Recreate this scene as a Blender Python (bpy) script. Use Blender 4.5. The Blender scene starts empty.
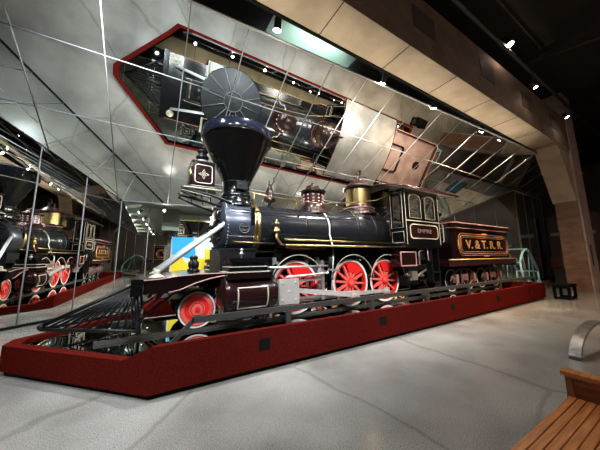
import bpy, bmesh, math, random
from mathutils import Vector, Matrix
random.seed(7)
PI = math.pi
C = bpy.context.scene.collection
sc = bpy.context.scene

# ------------------------------------------------------------------ materials
def mat(name, col, rough=0.5, metal=0.0, emit=None, es=0.0, coat=0.0, spec=0.5):
    m = bpy.data.materials.new(name); m.use_nodes = True
    b = m.node_tree.nodes['Principled BSDF']
    b.inputs['Base Color'].default_value = (*col, 1)
    b.inputs['Roughness'].default_value = rough
    b.inputs['Metallic'].default_value = metal
    b.inputs['Specular IOR Level'].default_value = spec
    if coat: b.inputs['Coat Weight'].default_value = coat; b.inputs['Coat Roughness'].default_value = 0.08
    if emit: b.inputs['Emission Color'].default_value = (*emit, 1); b.inputs['Emission Strength'].default_value = es
    return m

def noisy(m, c1, c2, scale=6.0, detail=6, bump=0.0, rough=None, stretch=(1, 1, 1)):
    nt = m.node_tree; b = nt.nodes['Principled BSDF']
    tc = nt.nodes.new('ShaderNodeTexCoord'); mp = nt.nodes.new('ShaderNodeMapping'); mp.inputs['Scale'].default_value = stretch
    n = nt.nodes.new('ShaderNodeTexNoise'); n.inputs['Scale'].default_value = scale; n.inputs['Detail'].default_value = detail
    r = nt.nodes.new('ShaderNodeValToRGB'); r.color_ramp.elements[0].position = .35; r.color_ramp.elements[1].position = .65
    r.color_ramp.elements[0].color = (*c1, 1); r.color_ramp.elements[1].color = (*c2, 1)
    nt.links.new(tc.outputs['Object'], mp.inputs[0]); nt.links.new(mp.outputs[0], n.inputs[0])
    nt.links.new(n.outputs[0], r.inputs[0]); nt.links.new(r.outputs[0], b.inputs['Base Color'])
    if bump:
        bp = nt.nodes.new('ShaderNodeBump'); bp.inputs['Strength'].default_value = bump; bp.inputs['Distance'].default_value = .02
        nt.links.new(n.outputs[0], bp.inputs['Height']); nt.links.new(bp.outputs[0], b.inputs['Normal'])
    return m

M = {}
M['black'] = mat('black_paint', (.0035, .0035, .004), .16, spec=.4)
M['iron'] = mat('black_iron', (.004, .004, .0045), .42, spec=.25)
M['russia'] = mat('blued_jacket', (.019, .0205, .024), .22, metal=.55)
M['smoke'] = mat('graphite', (.048, .054, .072), .30, metal=.6)
M['collar'] = mat('collar_blue', (.006, .007, .014), .13)
M['cone'] = mat('stack_black', (.003, .003, .003), .17, spec=.35)
M['mesh'] = mat('screen_grey', (.016, .0165, .017), .65, spec=.2)
M['meshrib'] = mat('rib_grey', (.085, .085, .088), .6)
M['red'] = mat('wheel_red', (.66, .012, .010), .42)
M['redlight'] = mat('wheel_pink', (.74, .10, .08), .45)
M['white'] = mat('white_paint', (.70, .68, .65), .4)
M['cream'] = mat('cream_line', (.42, .38, .29), .5)
M['pink'] = mat('pink_line', (.38, .20, .18), .5)
M['truckpink'] = mat('truck_pink', (.27, .15, .14), .45)
M['dimletter'] = mat('dim_letter', (.16, .10, .10), .5)
M['maroon'] = mat('maroon_paint', (.014, .004, .004), .16, coat=.3)
M['maroon2'] = mat('maroon_lighter', (.026, .009, .008), .25, coat=.2)  # lighter maroon for the dome drum, roof edges and underframe
M['brass'] = mat('brass', (.40, .29, .13), .28, metal=1)
M['bronze'] = mat('bronze', (.04, .022, .019), .26, metal=.7)
M['copper'] = mat('copper', (.66, .33, .20), .3, metal=1)
M['steel'] = mat('steel', (.72, .70, .68), .28, metal=.85)
M['silver'] = mat('silver_paint', (.66, .68, .70), .3, metal=.35)
M['rodmetal'] = mat('polished_rod', (.62, .57, .53), .33, metal=.5)
M['wood'] = mat('cab_trim', (.07, .025, .018), .3, coat=.3)
M['roof'] = mat('cab_roof', (.34, .31, .29), .38, metal=.35)
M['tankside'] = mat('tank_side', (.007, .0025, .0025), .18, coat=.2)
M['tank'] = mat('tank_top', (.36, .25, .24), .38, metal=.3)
M['gold'] = mat('gold_leaf', (.62, .36, .13), .4, metal=.4)
M['goldred'] = mat('red_gold_line', (.30, .10, .06), .5)
M['glass'] = mat('lamp_glass', (.75, .78, .8), .05, metal=.9)
M['seam'] = mat('seam_white', (.38, .39, .39), .75, spec=.2)
M['seamdark'] = mat('base_black', (.004, .004, .004), .7, spec=.1)
M['railsteel'] = mat('barrier_grey', (.10, .095, .09), .35, metal=.6)
M['track'] = mat('rail_steel', (.10, .09, .08), .4, metal=.7)
M['blue'] = mat('pale_blue', (.25, .48, .55), .4)
M['bluepanel'] = mat('blue_banner', (.02, .085, .14), .5)
M['lampcan'] = mat('lamp_black', (.02, .02, .02), .5)
M['lampwhite'] = mat('lamp_white', (.5, .5, .5), .5)
M['lens'] = mat('lamp_lens', (1, 1, 1), .3, emit=(1, .93, .82), es=150)
M['lens2'] = mat('deck_lens', (1, 1, 1), .3, emit=(1, .93, .82), es=12)
M['lenswarm'] = mat('lamp_lens_warm', (1, 1, 1), .3, emit=(1, .78, .6), es=80)
M['dark'] = mat('dark_wall', (.13, .11, .10), .8)
M['green'] = mat('grey_green', (.20, .24, .20), .7)
M['ceil'] = mat('dark_ceiling', (.016, .013, .012), .85)
M['duct'] = mat('duct_grey', (.05, .055, .06), .7)
M['plaster'] = mat('pale_plaster', (.36, .50, .43), .8)
M['pipe'] = mat('pipe_teal', (.05, .11, .12), .4)
M['mural_blue'] = mat('mural_blue', (.02, .42, .80), .6)
M['mural_yel'] = mat('mural_yellow', (.88, .68, .02), .6)
M['mural_pale'] = mat('mural_pale', (.72, .84, .74), .6)
M['mural_sky'] = mat('mural_teal', (.25, .5, .6), .6)

M['mirror'] = mat('mirror', (.80, .84, .82), .0, metal=1)
M['deck'] = mat('deck_mirror', (.56, .60, .58), .008, metal=1)
noisy(M['roof'], (.13, .12, .11), (.22, .195, .18), 1.6, 5)
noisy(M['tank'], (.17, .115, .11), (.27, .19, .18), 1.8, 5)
M['rim'] = noisy(mat('rim_carpet', (.2, .03, .02), .95, spec=.0), (.055, .005, .0035), (.08, .008, .006), 40, 3, bump=.2)
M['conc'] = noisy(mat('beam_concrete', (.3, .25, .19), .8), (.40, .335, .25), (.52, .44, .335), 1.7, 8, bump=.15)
M['conc_shade'] = noisy(mat('beam_shade', (.2, .14, .1), .85), (.15, .105, .08), (.21, .15, .115), 1.7, 8, bump=.1)  # darker brown; the outer face's shade is put into the colour
M['ductbrown'] = mat('vent_brown', (.07, .05, .04), .7)
M['conc2'] = noisy(mat('column_concrete', (.3, .25, .24), .8), (.42, .31, .29), (.56, .43, .40), 3.0, 8, bump=.25)
M['rust'] = noisy(mat('column_clay', (.2, .09, .05), .7), (.15, .075, .043), (.23, .12, .07), 2.4, 8, bump=.3, stretch=(1, 1, 3))
M['benchwood'] = noisy(mat('bench_wood', (.4, .15, .05), .3, coat=.3), (.36, .12, .033), (.68, .27, .085), 7, 6, bump=.05, stretch=(.5, 9, 4))
M['benchdark'] = noisy(mat('bench_end_wood', (.2, .07, .03), .35, coat=.25), (.20, .065, .025), (.30, .105, .04), 5, 6, stretch=(4, .6, 9))
M['brushed'] = noisy(mat('brushed_grey', (.2, .2, .2), .35, metal=.8), (.13, .12, .115), (.36, .34, .33), 6, 5, stretch=(1, 1, 1))

def floor_mat():
    m = mat('polished_concrete', (.3, .3, .3), .3)
    nt = m.node_tree; b = nt.nodes['Principled BSDF']; L = nt.links.new; N = nt.nodes.new
    tc = N('ShaderNodeTexCoord')
    n1 = N('ShaderNodeTexNoise'); n1.inputs['Scale'].default_value = .9; n1.inputs['Detail'].default_value = 8
    r1 = N('ShaderNodeValToRGB'); r1.color_ramp.elements[0].position = .32; r1.color_ramp.elements[1].position = .68
    r1.color_ramp.elements[0].color = (.19, .178, .162, 1); r1.color_ramp.elements[1].color = (.33, .315, .29, 1)
    n2 = N('ShaderNodeTexNoise'); n2.inputs['Scale'].default_value = 85; n2.inputs['Detail'].default_value = 3
    r2 = N('ShaderNodeValToRGB'); r2.color_ramp.elements[0].position = .36; r2.color_ramp.elements[1].position = .60
    r2.color_ramp.elements[0].color = (.64, .63, .61, 1); r2.color_ramp.elements[1].color = (1.08, 1.08, 1.08, 1)
    # fine aggregate chips
    v = N('ShaderNodeTexVoronoi'); v.inputs['Scale'].default_value = 38
    rv = N('ShaderNodeValToRGB'); rv.color_ramp.elements[0].position = .0; rv.color_ramp.elements[1].position = .22
    rv.color_ramp.elements[0].color = (.35, .34, .32, 1); rv.color_ramp.elements[1].color = (1, 1, 1, 1)
    # wandering hairline cracks
    nd = N('ShaderNodeTexNoise'); nd.inputs['Scale'].default_value = 1.2; nd.inputs['Detail'].default_value = 4
    mx = N('ShaderNodeMix'); mx.data_type = 'VECTOR'; mx.inputs['Factor'].default_value = .22
    vc = N('ShaderNodeTexVoronoi'); vc.feature = 'DISTANCE_TO_EDGE'; vc.inputs['Scale'].default_value = .36
    rc = N('ShaderNodeValToRGB'); rc.color_ramp.elements[0].position = .004; rc.color_ramp.elements[1].position = .011
    rc.color_ramp.elements[0].color = (.78, .77, .75, 1); rc.color_ramp.elements[1].color = (1, 1, 1, 1)
    L(tc.outputs['Object'], n1.inputs[0]); L(tc.outputs['Object'], n2.inputs[0]); L(tc.outputs['Object'], v.inputs[0]); L(tc.outputs['Object'], nd.inputs[0])
    L(tc.outputs['Object'], mx.inputs['A']); L(nd.outputs['Color'], mx.inputs['B']); L(mx.outputs['Result'], vc.inputs[0])
    L(n1.outputs[0], r1.inputs[0]); L(n2.outputs[0], r2.inputs[0]); L(v.outputs['Distance'], rv.inputs[0]); L(vc.outputs['Distance'], rc.inputs[0])
    cur = r1.outputs[0]
    for o in (r2, rv, rc):
        k = N('ShaderNodeMix'); k.data_type = 'RGBA'; k.blend_type = 'MULTIPLY'; k.inputs['Factor'].default_value = 1
        L(cur, k.inputs['A']); L(o.outputs[0], k.inputs['B']); cur = k.outputs['Result']
    L(cur, b.inputs['Base Color'])
    rr = N('ShaderNodeMapRange'); rr.inputs['To Min'].default_value = .16; rr.inputs['To Max'].default_value = .34
    b.inputs['Roughness'].default_value = .13
    bp = N('ShaderNodeBump'); bp.inputs['Strength'].default_value = .05; bp.inputs['Distance'].default_value = .01
    L(n2.outputs[0], bp.inputs['Height']); L(bp.outputs[0], b.inputs['Normal'])
    return m
M['floor'] = floor_mat()
M['floor2'] = noisy(mat('pale_floor', (.5, .5, .42), .35), (.40, .405, .33), (.52, .52, .42), 30, 6)

# ------------------------------------------------------------------ mesh helpers
class MB:
    def __init__(s): s.bm = bmesh.new(); s.mi = 0; s.sm = True
    def face(s, vs, smooth=None):
        try:
            f = s.bm.faces.new(vs); f.material_index = s.mi; f.smooth = s.sm if smooth is None else smooth
        except ValueError: pass
    def box(s, x0, x1, y0, y1, z0, z1, mtx=None):
        P = [Vector((x, y, z)) for x in (x0, x1) for y in (y0, y1) for z in (z0, z1)]
        if mtx: P = [mtx @ p for p in P]
        v = [s.bm.verts.new(p) for p in P]
        for q in ((0, 1, 3, 2), (4, 6, 7, 5), (0, 4, 5, 1), (2, 3, 7, 6), (0, 2, 6, 4), (1, 5, 7, 3)): s.face([v[i] for i in q], False)
        return s
    def bevel(s, w=.01, seg=2):
        es = [e for e in s.bm.edges if len(e.link_faces) == 2 and e.calc_face_angle(0) > .6]
        bmesh.ops.bevel(s.bm, geom=es, offset=w, segments=seg, affect='EDGES', profile=.5)
        return s
    def cyl(s, a, b, r, r2=None, n=24, cap=True):
        a, b = Vector(a), Vector(b); r2 = r if r2 is None else r2
        d = (b - a).normalized(); u = d.orthogonal().normalized(); w = d.cross(u)
        A = [s.bm.verts.new(a + r * (math.cos(t) * u + math.sin(t) * w)) for t in [2 * PI * i / n for i in range(n)]]
        B = [s.bm.verts.new(b + r2 * (math.cos(t) * u + math.sin(t) * w)) for t in [2 * PI * i / n for i in range(n)]]
        for i in range(n): s.face([A[i], A[(i + 1) % n], B[(i + 1) % n], B[i]], True)
        if cap: s.face(A[::-1], False); s.face(B, False)
        return s
    def tube(s, pts, r, n=8, closed=False):
        pts = [Vector(p) for p in pts]; rings = []; m = len(pts)
        up = None
        for i, p in enumerate(pts):
            if closed: d = (pts[(i + 1) % m] - pts[i - 1]).normalized()
            else: d = (pts[min(i + 1, m - 1)] - pts[max(i - 1, 0)]).normalized()
            if up is None: up = d.orthogonal().normalized()
            up = (up - d * up.dot(d)); up = up.normalized() if up.length > 1e-6 else d.orthogonal().normalized()
            w = d.cross(up)
            rings.append([s.bm.verts.new(p + r * (math.cos(2 * PI * k / n) * up + math.sin(2 * PI * k / n) * w)) for k in range(n)])
        for i in range(m if closed else m - 1):
            A, B = rings[i], rings[(i + 1) % m]
            for k in range(n): s.face([A[k], A[(k + 1) % n], B[(k + 1) % n], B[k]], True)
        if not closed: s.face(rings[0][::-1], False); s.face(rings[-1], False)
        return s
    def lathe(s, prof, o=(0, 0, 0), ax='Z', n=32, cap=True):
        o = Vector(o); rings = []
        for r, h in prof:
            R = []
            for i in range(n):
                t = 2 * PI * i / n; c, q = r * math.cos(t), r * math.sin(t)
                R.append(s.bm.verts.new(o + (Vector((c, q, h)) if ax == 'Z' else Vector((h, c, q)) if ax == 'X' else Vector((c, h, q)))))
            rings.append(R)
        for A, B in zip(rings, rings[1:]):
            for i in range(n): s.face([A[i], A[(i + 1) % n], B[(i + 1) % n], B[i]])
        if cap: s.face(rings[0][::-1], False); s.face(rings[-1], False)
        return s
    def prism(s, poly, a, b, plane='XZ', smooth=False):
        def P(u, v, h): return (u, h, v) if plane == 'XZ' else (u, v, h) if plane == 'XY' else (h, u, v)
        A = [s.bm.verts.new(P(u, v, a)) for u, v in poly]; B = [s.bm.verts.new(P(u, v, b)) for u, v in poly]
        n = len(poly)
        for i in range(n): s.face([A[i], A[(i + 1) % n], B[(i + 1) % n], B[i]], smooth)
        s.face(A[::-1], False); s.face(B, False)
        return s
    def ring(s, inner, outer, a, b, plane='XZ'):
        # closed strip between two loops of the same length, given thickness
        def P(u, v, h): return (u, h, v) if plane == 'XZ' else (u, v, h) if plane == 'XY' else (h, u, v)
        n = len(inner)
        I0 = [s.bm.verts.new(P(*p, a)) for p in inner]; O0 = [s.bm.verts.new(P(*p, a)) for p in outer]
        I1 = [s.bm.verts.new(P(*p, b)) for p in inner]; O1 = [s.bm.verts.new(P(*p, b)) for p in outer]
        for i in range(n):
            j = (i + 1) % n
            s.face([O0[i], O0[j], O1[j], O1[i]], False); s.face([I0[j], I0[i], I1[i], I1[j]], False)
            s.face([I0[i], I0[j], O0[j], O0[i]], False); s.face([I1[j], I1[i], O1[i], O1[j]], False)
        return s
    def sphere(s, c, r, sc_=(1, 1, 1), n=16):
        q = bmesh.ops.create_uvsphere(s.bm, u_segments=n, v_segments=n // 2, radius=r)
        for v in q['verts']:
            v.co = Vector(c) + Vector((v.co.x * sc_[0], v.co.y * sc_[1], v.co.z * sc_[2]))
            for f in v.link_faces: f.material_index = s.mi; f.smooth = True
        return s
    def build(s, name, m, parent=None, loc=(0, 0, 0), **props):
        bmesh.ops.recalc_face_normals(s.bm, faces=s.bm.faces[:])
        me = bpy.data.meshes.new(name); s.bm.to_mesh(me); s.bm.free()
        for x in (m if isinstance(m, (list, tuple)) else [m]): me.materials.append(M[x])
        o = bpy.data.objects.new(name, me); C.objects.link(o); o.location = loc
        if parent: o.parent = parent
        for k, v in props.items(): o[k] = v
        return o

def thing(name, label, cat, loc=(0, 0, 0), group=None, rz=0):
    o = bpy.data.objects.new(name, None); C.objects.link(o); o.location = loc; o.rotation_euler = (0, 0, rz)
    o['label'] = label; o['category'] = cat
    if group: o['group'] = group
    return o
def struct(mb, name, m):
    return mb.build(name, m, None, kind='structure')
def copy_tree(o, parent=None):
    c = o.copy(); C.objects.link(c)
    if parent: c.parent = parent
    for ch in list(o.children): copy_tree(ch, c)
    return c
def circ(r, n, c=(0, 0), a0=0, a1=2 * PI, closed=True):
    m = n if closed else n - 1
    return [(c[0] + r * math.cos(a0 + (a1 - a0) * i / m), c[1] + r * math.sin(a0 + (a1 - a0) * i / m)) for i in range(n)]
def rrect(x0, x1, z0, z1, r, n=6):
    out = []
    for cx, cz, a in ((x1 - r, z1 - r, 0), (x0 + r, z1 - r, PI / 2), (x0 + r, z0 + r, PI), (x1 - r, z0 + r, 1.5 * PI)):
        for i in range(n + 1): t = a + PI / 2 * i / n; out.append((cx + r * math.cos(t), cz + r * math.sin(t)))
    return out
def arc3(fn, n): return [fn(i / (n - 1)) for i in range(n)]
def text_part(body, size, loc, rot, m, name, parent, ext=.004, align='CENTER', sx=1.0):
    cu = bpy.data.curves.new(name, 'FONT'); cu.body = body; cu.size = size; cu.extrude = ext
    cu.align_x = align; cu.align_y = 'CENTER'; cu.offset = size * .012
    t = bpy.data.objects.new(name, cu); C.objects.link(t)
    bpy.context.view_layer.update()
    me = bpy.data.meshes.new_from_object(t.evaluated_get(bpy.context.evaluated_depsgraph_get()))
    bpy.data.objects.remove(t)
    o = bpy.data.objects.new(name, me); C.objects.link(o); me.materials.clear(); me.materials.append(M[m])
    o.location = loc; o.rotation_euler = rot; o.scale = (sx, 1, 1); o.parent = parent
    return o

ZF = -.435           # hall floor
DZ = -.05            # mirrored deck

# ================================================================== SETTING
b = MB(); b.box(-14, 30, -16, 9, ZF - .2, ZF); struct(b, 'floor', 'floor')
b = MB(); b.box(-14, 30, -16, 9, 9.2, 9.5); struct(b, 'ceiling', 'ceil')
for nm, a in (('wall_front', (-14, 30, -16.2, -16)), ('wall_far', (-14, 30, 9, 9.2)), ('wall_west', (-14.2, -14, -16, 9)), ('wall_east', (30, 30.2, -16, 9))):
    b = MB(); b.box(*a, ZF - .2, 9.5); struct(b, nm, 'dark')

RF = -.20
b = MB(); b.prism([(-4.70, .10), (-9.5, -.75), (-9.5, 6), (18.5, 6), (18.5, 1.2), (11.5, .4), (10.30, .4), (10.30, 2.12), (-2.86, 2.12)], ZF, RF, 'XY'); struct(b, 'floor_raised', 'floor')
# mirrored enclosure: left wall, back wall, right wall and the leaning mirror overhead
NRM = Vector((-0.0278297, -0.4878127, -0.8725046)); DD = -4.6095137
def ztop(x, y): return (DD - NRM.x * x - NRM.y * y) / NRM.z
wa = math.radians(43.57); wu = Vector((math.cos(wa), math.sin(wa), 0))
CM = Vector((-3.87, 3.87, 0))                       # where the leaning mirror's lower edge meets the left wall
CN = Vector((11.55, 3.0, 0))                        # and the right wall
CL = CM + wu * 2.52                                 # corner left wall / back wall
CR = Vector((9.69, 5.0, 0))
LEAN = .0145                                        # the left wall's panes lean in by under a degree                        # corner back wall / right wall
RE = Vector((14.73, -.30, 0))                       # end of right wall
RE2 = Vector((18.7, -.30, 0))
LE = CM - wu * 6.6
ZB = -.16
def wall_panel(name, A, B, out, t=.06):
    """vertical mirror pane from A to B, reaching up to the leaning mirror"""
    n = Vector((B.y - A.y, A.x - B.x, 0)).normalized() * t
    if n.dot(out) < 0: n = -n
    bm = MB()
    v = []
    lean = n.normalized() * (-LEAN if name.startswith('wall_left') else 0)
    for P in (A, B, B + n, A + n):
        zt = max(ztop(P.x, P.y) - .02, 3.22 - .012 * P.x)
        v.append(bm.bm.verts.new((P.x, P.y, ZB))); v.append(bm.bm.verts.new((P.x + lean.x * (zt - ZB), P.y + lean.y * (zt - ZB), zt)))
    for q in ((0, 2, 3, 1), (2, 4, 5, 3), (4, 6, 7, 5), (6, 0, 1, 7), (1, 3, 5, 7), (0, 6, 4, 2)): bm.face([v[i] for i in q], False)
    o = struct(bm, name, 'mirror')
    return o
wall_panel('wall_left', LE, CM, Vector((-1, 1, 0))); wall_panel('wall_left_recess', CM, CL, Vector((-1, 1, 0)))
wall_panel('wall_back', CL, CR, Vector((0, 1, 0)))
wall_panel('wall_right', CR, RE, Vector((1, 1, 0)))
wall_panel('wall_right_return', RE, RE2, Vector((0, 1, 0)))
# plinth under the wall mirrors
def plinth(name, A, B, out):
    n = Vector((B.y - A.y, A.x - B.x, 0)).normalized()
    if n.dot(out) < 0: n = -n
    bm = MB()
    for z0, z1, off, mi in ((ZF, ZB - .05, -.0, 1), (ZB - .05, ZB + .02, -.03, 0)):
        bm.mi = mi
        q = [A + n * off, B + n * off, B + n * .08, A + n * .08]
        bm.prism([(p.x, p.y) for p in q], z0, z1, 'XY')
    struct(bm, name, ('seamdark', 'conc'))
plinth('baseboard_left', LE, CL, Vector((-1, 1, 0))); plinth('baseboard_back', CL, CR, Vector((0, 1, 0)))
plinth('baseboard_right', CR, RE, Vector((1, 1, 0))); plinth('baseboard_return', RE, RE2, Vector((0, 1, 0)))

# leaning overhead mirror
def top_y(x): return -1.50 - .045 * (x + .0)
LT = Vector((LE.x, LE.y, 0)); 
# left end: wall line meets the upper edge
s_ = 0
P_ = CM.copy()
while P_.y > top_y(P_.x): P_ = P_ - wu * .01
XR = 18.7
poly = [CM, CN, RE, RE2, Vector((XR, top_y(XR), 0)), Vector((P_.x, P_.y, 0))]
b = MB(); A = [b.bm.verts.new((p.x, p.y, ztop(p.x, p.y))) for p in poly]
up_ = -NRM * .05
B = [b.bm.verts.new(Vector((p.x, p.y, ztop(p.x, p.y))) + up_) for p in poly]
b.face(A, False); b.face(B[::-1], False)
for i in range(len(poly)): b.face([A[i], A[(i + 1) % len(poly)], B[(i + 1) % len(poly)], B[i]], False)
struct(b, 'wall_leaning_mirror', 'mirror')
# soffit between the leaning mirror and the back wall, and a painted bulkhead
b = MB(); b.prism([(CM.x - .1, CM.y + .02), (CN.x, CN.y + .02), (CR.x, CR.y + .15), (CL.x, CL.y + .15)], 3.27, 3.33, 'XY'); struct(b, 'ceiling_soffit', 'green')
b = MB(); b.box(-2.75, -2.02, 5.0, 5.1, 2.45, 3.265); struct(b, 'wall_bulkhead', 'green')
tn = [0]
def trim(pts, r, m='seam', n=4):
    tn[0] += 1
    b = MB(); b.tube(pts, r, n); return struct(b, f'trim_{tn[0]}', m)
def on(x, y, e=.006): return Vector((x, y, ztop(x, y))) + NRM * e
def left_x(y):      # x on left wall line at given y
    return CM.x - (CM.y - y) / wu.y * wu.x
def low_y(x):
    if x < CM.x: return CM.y - (CM.x - x) / wu.x * wu.y
    if x < CN.x: return CM.y + (CN.y - CM.y) * (x - CM.x) / (CN.x - CM.x)
    if x < RE.x: return CN.y + (RE.y - CN.y) * (x - CN.x) / (RE.x - CN.x)
    return RE.y
xs = [-6.6, -5.3, -3.95, -2.52, -1.39, -.25, .78, 1.9, 3.0, 4.1, 5.25, 6.4, 7.55, 8.7, 9.9, 11.1, 12.4, 13.7, 15.0, 16.3, 17.6]
for x in xs: trim([on(x, low_y(x) - .01), on(x + .0, top_y(x) + .01)], .012 if x < 4 else .008)
for yy in (-.10, 1.28, 2.62):
    s = .0572
    # seams run parallel to the top edge
    pts = [(x, yy - .02 * x) for x in (-14, 20)]
    xl = max(-9, left_x(yy) + .3)
    xr = 18.6 if yy < 0 else (CN.x + (CN.y - yy) * (RE.x - CN.x) / (CN.y - RE.y) - .2)
    trim([on(xl, yy - .02 * xl), on(xr, yy - .02 * xr)], .011)
trim([on(P_.x, P_.y), on(XR, top_y(XR))], .028)
trim([on(CM.x, CM.y, .01), on(CN.x, CN.y, .01)], .018); trim([on(LE.x, LE.y, .01), on(CM.x, CM.y, .01)], .022)
trim([on(CN.x, CN.y, .01), on(RE.x, RE.y, .01)], .022); trim([on(RE.x, RE.y, .01), on(RE2.x, RE2.y, .01)], .022)
def vseam(P, n, r=.014, k=0):
    zt = max(ztop(P.x, P.y) - .03, 3.2); m = n.normalized() * k * (zt - ZB)
    trim([(P.x + n.x, P.y + n.y, ZB), (P.x + n.x + m.x, P.y + n.y + m.y, zt)], r)
nl = Vector((wu.y, -wu.x, 0)) * .006
for d_ in (-2.4, -1.08, 0.0, 1.08, 2.16, 3.24, 4.32, 5.4): vseam(CM - wu * d_, nl, .014, LEAN)
for k in range(1, 15):
    P = CL + (CR - CL) * (k / 14); vseam(P, Vector((0, -.006, 0)), .010)
rr_ = (RE - CR).normalized(); nr = Vector((rr_.y, -rr_.x, 0)) * .006
for k in range(1, 8): vseam(CR + (RE - CR) * (k / 7), nr, .012)
for P in (RE + Vector((1.2, 0, 0)), RE + Vector((2.5, 0, 0)), RE2): vseam(P, Vector((0, -.006, 0)), .012)
# horizontal seam of the wall mirrors
for A_, B_, n_, z in ((LE, CM, nl * 9, 3.17), (CL, CR, Vector((0, -.006, 0)), 2.35)):
    trim([(A_.x + n_.x, A_.y + n_.y, z), (B_.x + n_.x, B_.y + n_.y, z)], .009)

# concrete beam and column
b = MB()
b.box(-14, 13.9, -2.84, -2.03, 6.12, 7.75)
b.mi = 1; b.box(-14, 13.9, -2.03, -1.97, 6.08, 7.75)
for x in range(-12, 14, 2): b.box(x - .008, x + .008, -2.84, -2.03, 6.112, 6.121)
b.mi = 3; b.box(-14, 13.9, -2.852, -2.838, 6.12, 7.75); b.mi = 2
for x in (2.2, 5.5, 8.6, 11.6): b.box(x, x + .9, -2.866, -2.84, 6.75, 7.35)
struct(b, 'beam', ('conc', 'seamdark', 'ductbrown', 'conc_shade'))
b = MB(); b.prism([(13.95, 3.75), (12.55, 5.95), (12.35, 6.12), (12.35, 6.3), (15.2, 6.3), (15.2, 3.75)], -2.78, -1.97)
struct(b, 'beam_haunch', 'conc')
b = MB(); b.box(13.95, 13.99, -2.80, -2.03, ZF, 3.78); struct(b, 'column_cladding', 'rust')
b = MB(); b.box(13.99, 15.3, -2.86, -2.03, ZF, 9.2)
b.mi = 1; b.box(14.35, 14.55, -2.875, -2.85, .75, 1.7); struct(b, 'column', ('conc2', 'duct'))
# plaster soffit, ducts and a pipe seen through the gap above the mirror
b = MB(); b.box(-.35, 2.75, -.9, 3.5, 8.0, 8.15); struct(b, 'ceiling_plaster_panel', 'plaster')
b = MB(); b.box(-7, -.4, -1.0, 2.5, 7.9, 8.15); b.box(2.8, 13, -1.0, 2.5, 8.0, 8.15)
struct(b, 'ceiling_duct_panel', 'duct')
b = MB(); b.tube([(2.95, -1.2, 9.2), (2.95, -1.2, 7.95), (2.8, -1.3, 7.7), (2.8, -1.4, 6.6)], .07, 10)
struct(b, 'ceiling_pipe', 'pipe')

# roof trusses in the dark hall
for i, x in enumerate((-9, -3, 3, 9, 15, 21)):
    b = MB(); b.box(x, x + .18, -15.9, -3.0, 8.5, 8.75); b.tube([(x + .1, -15, 8.5), (x + .1, -12, 7.8), (x + .1, -9, 8.5), (x + .1, -6, 7.8), (x + .1, -3.4, 8.5)], .05, 6)
    struct(b, f'ceiling_truss_{i+1}', 'ceil')
b = MB(); b.box(-13, 26, -3.25, -3.17, 7.85, 7.93); struct(b, 'ceiling_track', 'lampcan')
b = MB(); b.box(-13, 26, -7.05, -6.97, 7.4, 7.48); b.box(-13, 26, -10.05, -9.97, 7.4, 7.48); struct(b, 'ceiling_track_hall', 'lampcan')
b = MB(); b.box(-11, 13.5, -1.98, -1.92, 6.30, 6.36); struct(b, 'beam_track', 'lampcan')

# ================================================================== PLATFORM
def offs(d):
    return [(-4.78 + d, -.18 - .0), (-2.86 + d * .45, -2.22 + d), (10.4 - d, -2.22 + d), (10.4 - d, 2.22 - d), (-2.86 + d * .45, 2.22 - d), (-4.78 + d, .18)]
plat = thing('display_platform', 'low red carpeted display platform with a pointed nose and mirrored deck', 'platform', (0, 0, ZF))
plat_off = Vector((0, 0, -ZF))
def rimloop(d):
    o = offs(d); tip0, nc, ne, fe, fc, tip1 = o
    def mid(a, c, dist):
        L = math.hypot(c[0] - a[0], c[1] - a[1]); k = dist / L; return (a[0] + (c[0] - a[0]) * k, a[1] + (c[1] - a[1]) * k)
    if d > .1:
        nc, ne, fe, fc = [(x, y * (2.22 - d * .5) / (2.22 - d)) for x, y in (nc, ne, fe, fc)]
    A = mid(nc, tip0, .42); B = mid(fc, tip1, .42)
    return [(*tip0, .0), (*A, .0), (*nc, .18), (*ne, .18), (*fe, .18), (*fc, .18), (*B, .0), (*tip1, .0)]
b = MB(); Lo, Li = rimloop(0), rimloop(.20); nn = len(Lo)
V_ = [[b.bm.verts.new(p) for p in ([(x, y, z) for x, y, z in Lo], [(x, y, z) for x, y, z in Li], [(x, y, ZF + .07) for x, y, z in Li], [(x, y, ZF + .07) for x, y, z in Lo])[k]] for k in range(4)]
for i in range(nn):
    j = (i + 1) % nn
    for k in range(4): b.face([V_[k][i], V_[k][j], V_[(k + 1) % 4][j], V_[(k + 1) % 4][i]], False)
b.bevel(.02, 2)
b.build('rim', 'rim', plat, plat_off, label='dark red carpeted rim')
b = MB(); b.prism(offs(.19), DZ - .10, DZ, 'XY'); b.build('deck', 'deck', plat, plat_off, label='mirror-polished dark deck')
b = MB(); b.ring(offs(.16), offs(.06), ZF + .002, ZF + .08, 'XY'); b.build('toe_kick', 'seamdark', plat, plat_off, label='black recessed base')
for x in (-1.35, 1.25, 3.85, 6.4, 8.9):
    b = MB(); b.box(x - .09, x + .09, -2.228, -2.214, -.115, .045); b.build('socket_plate', 'seamdark', plat, plat_off)
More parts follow.
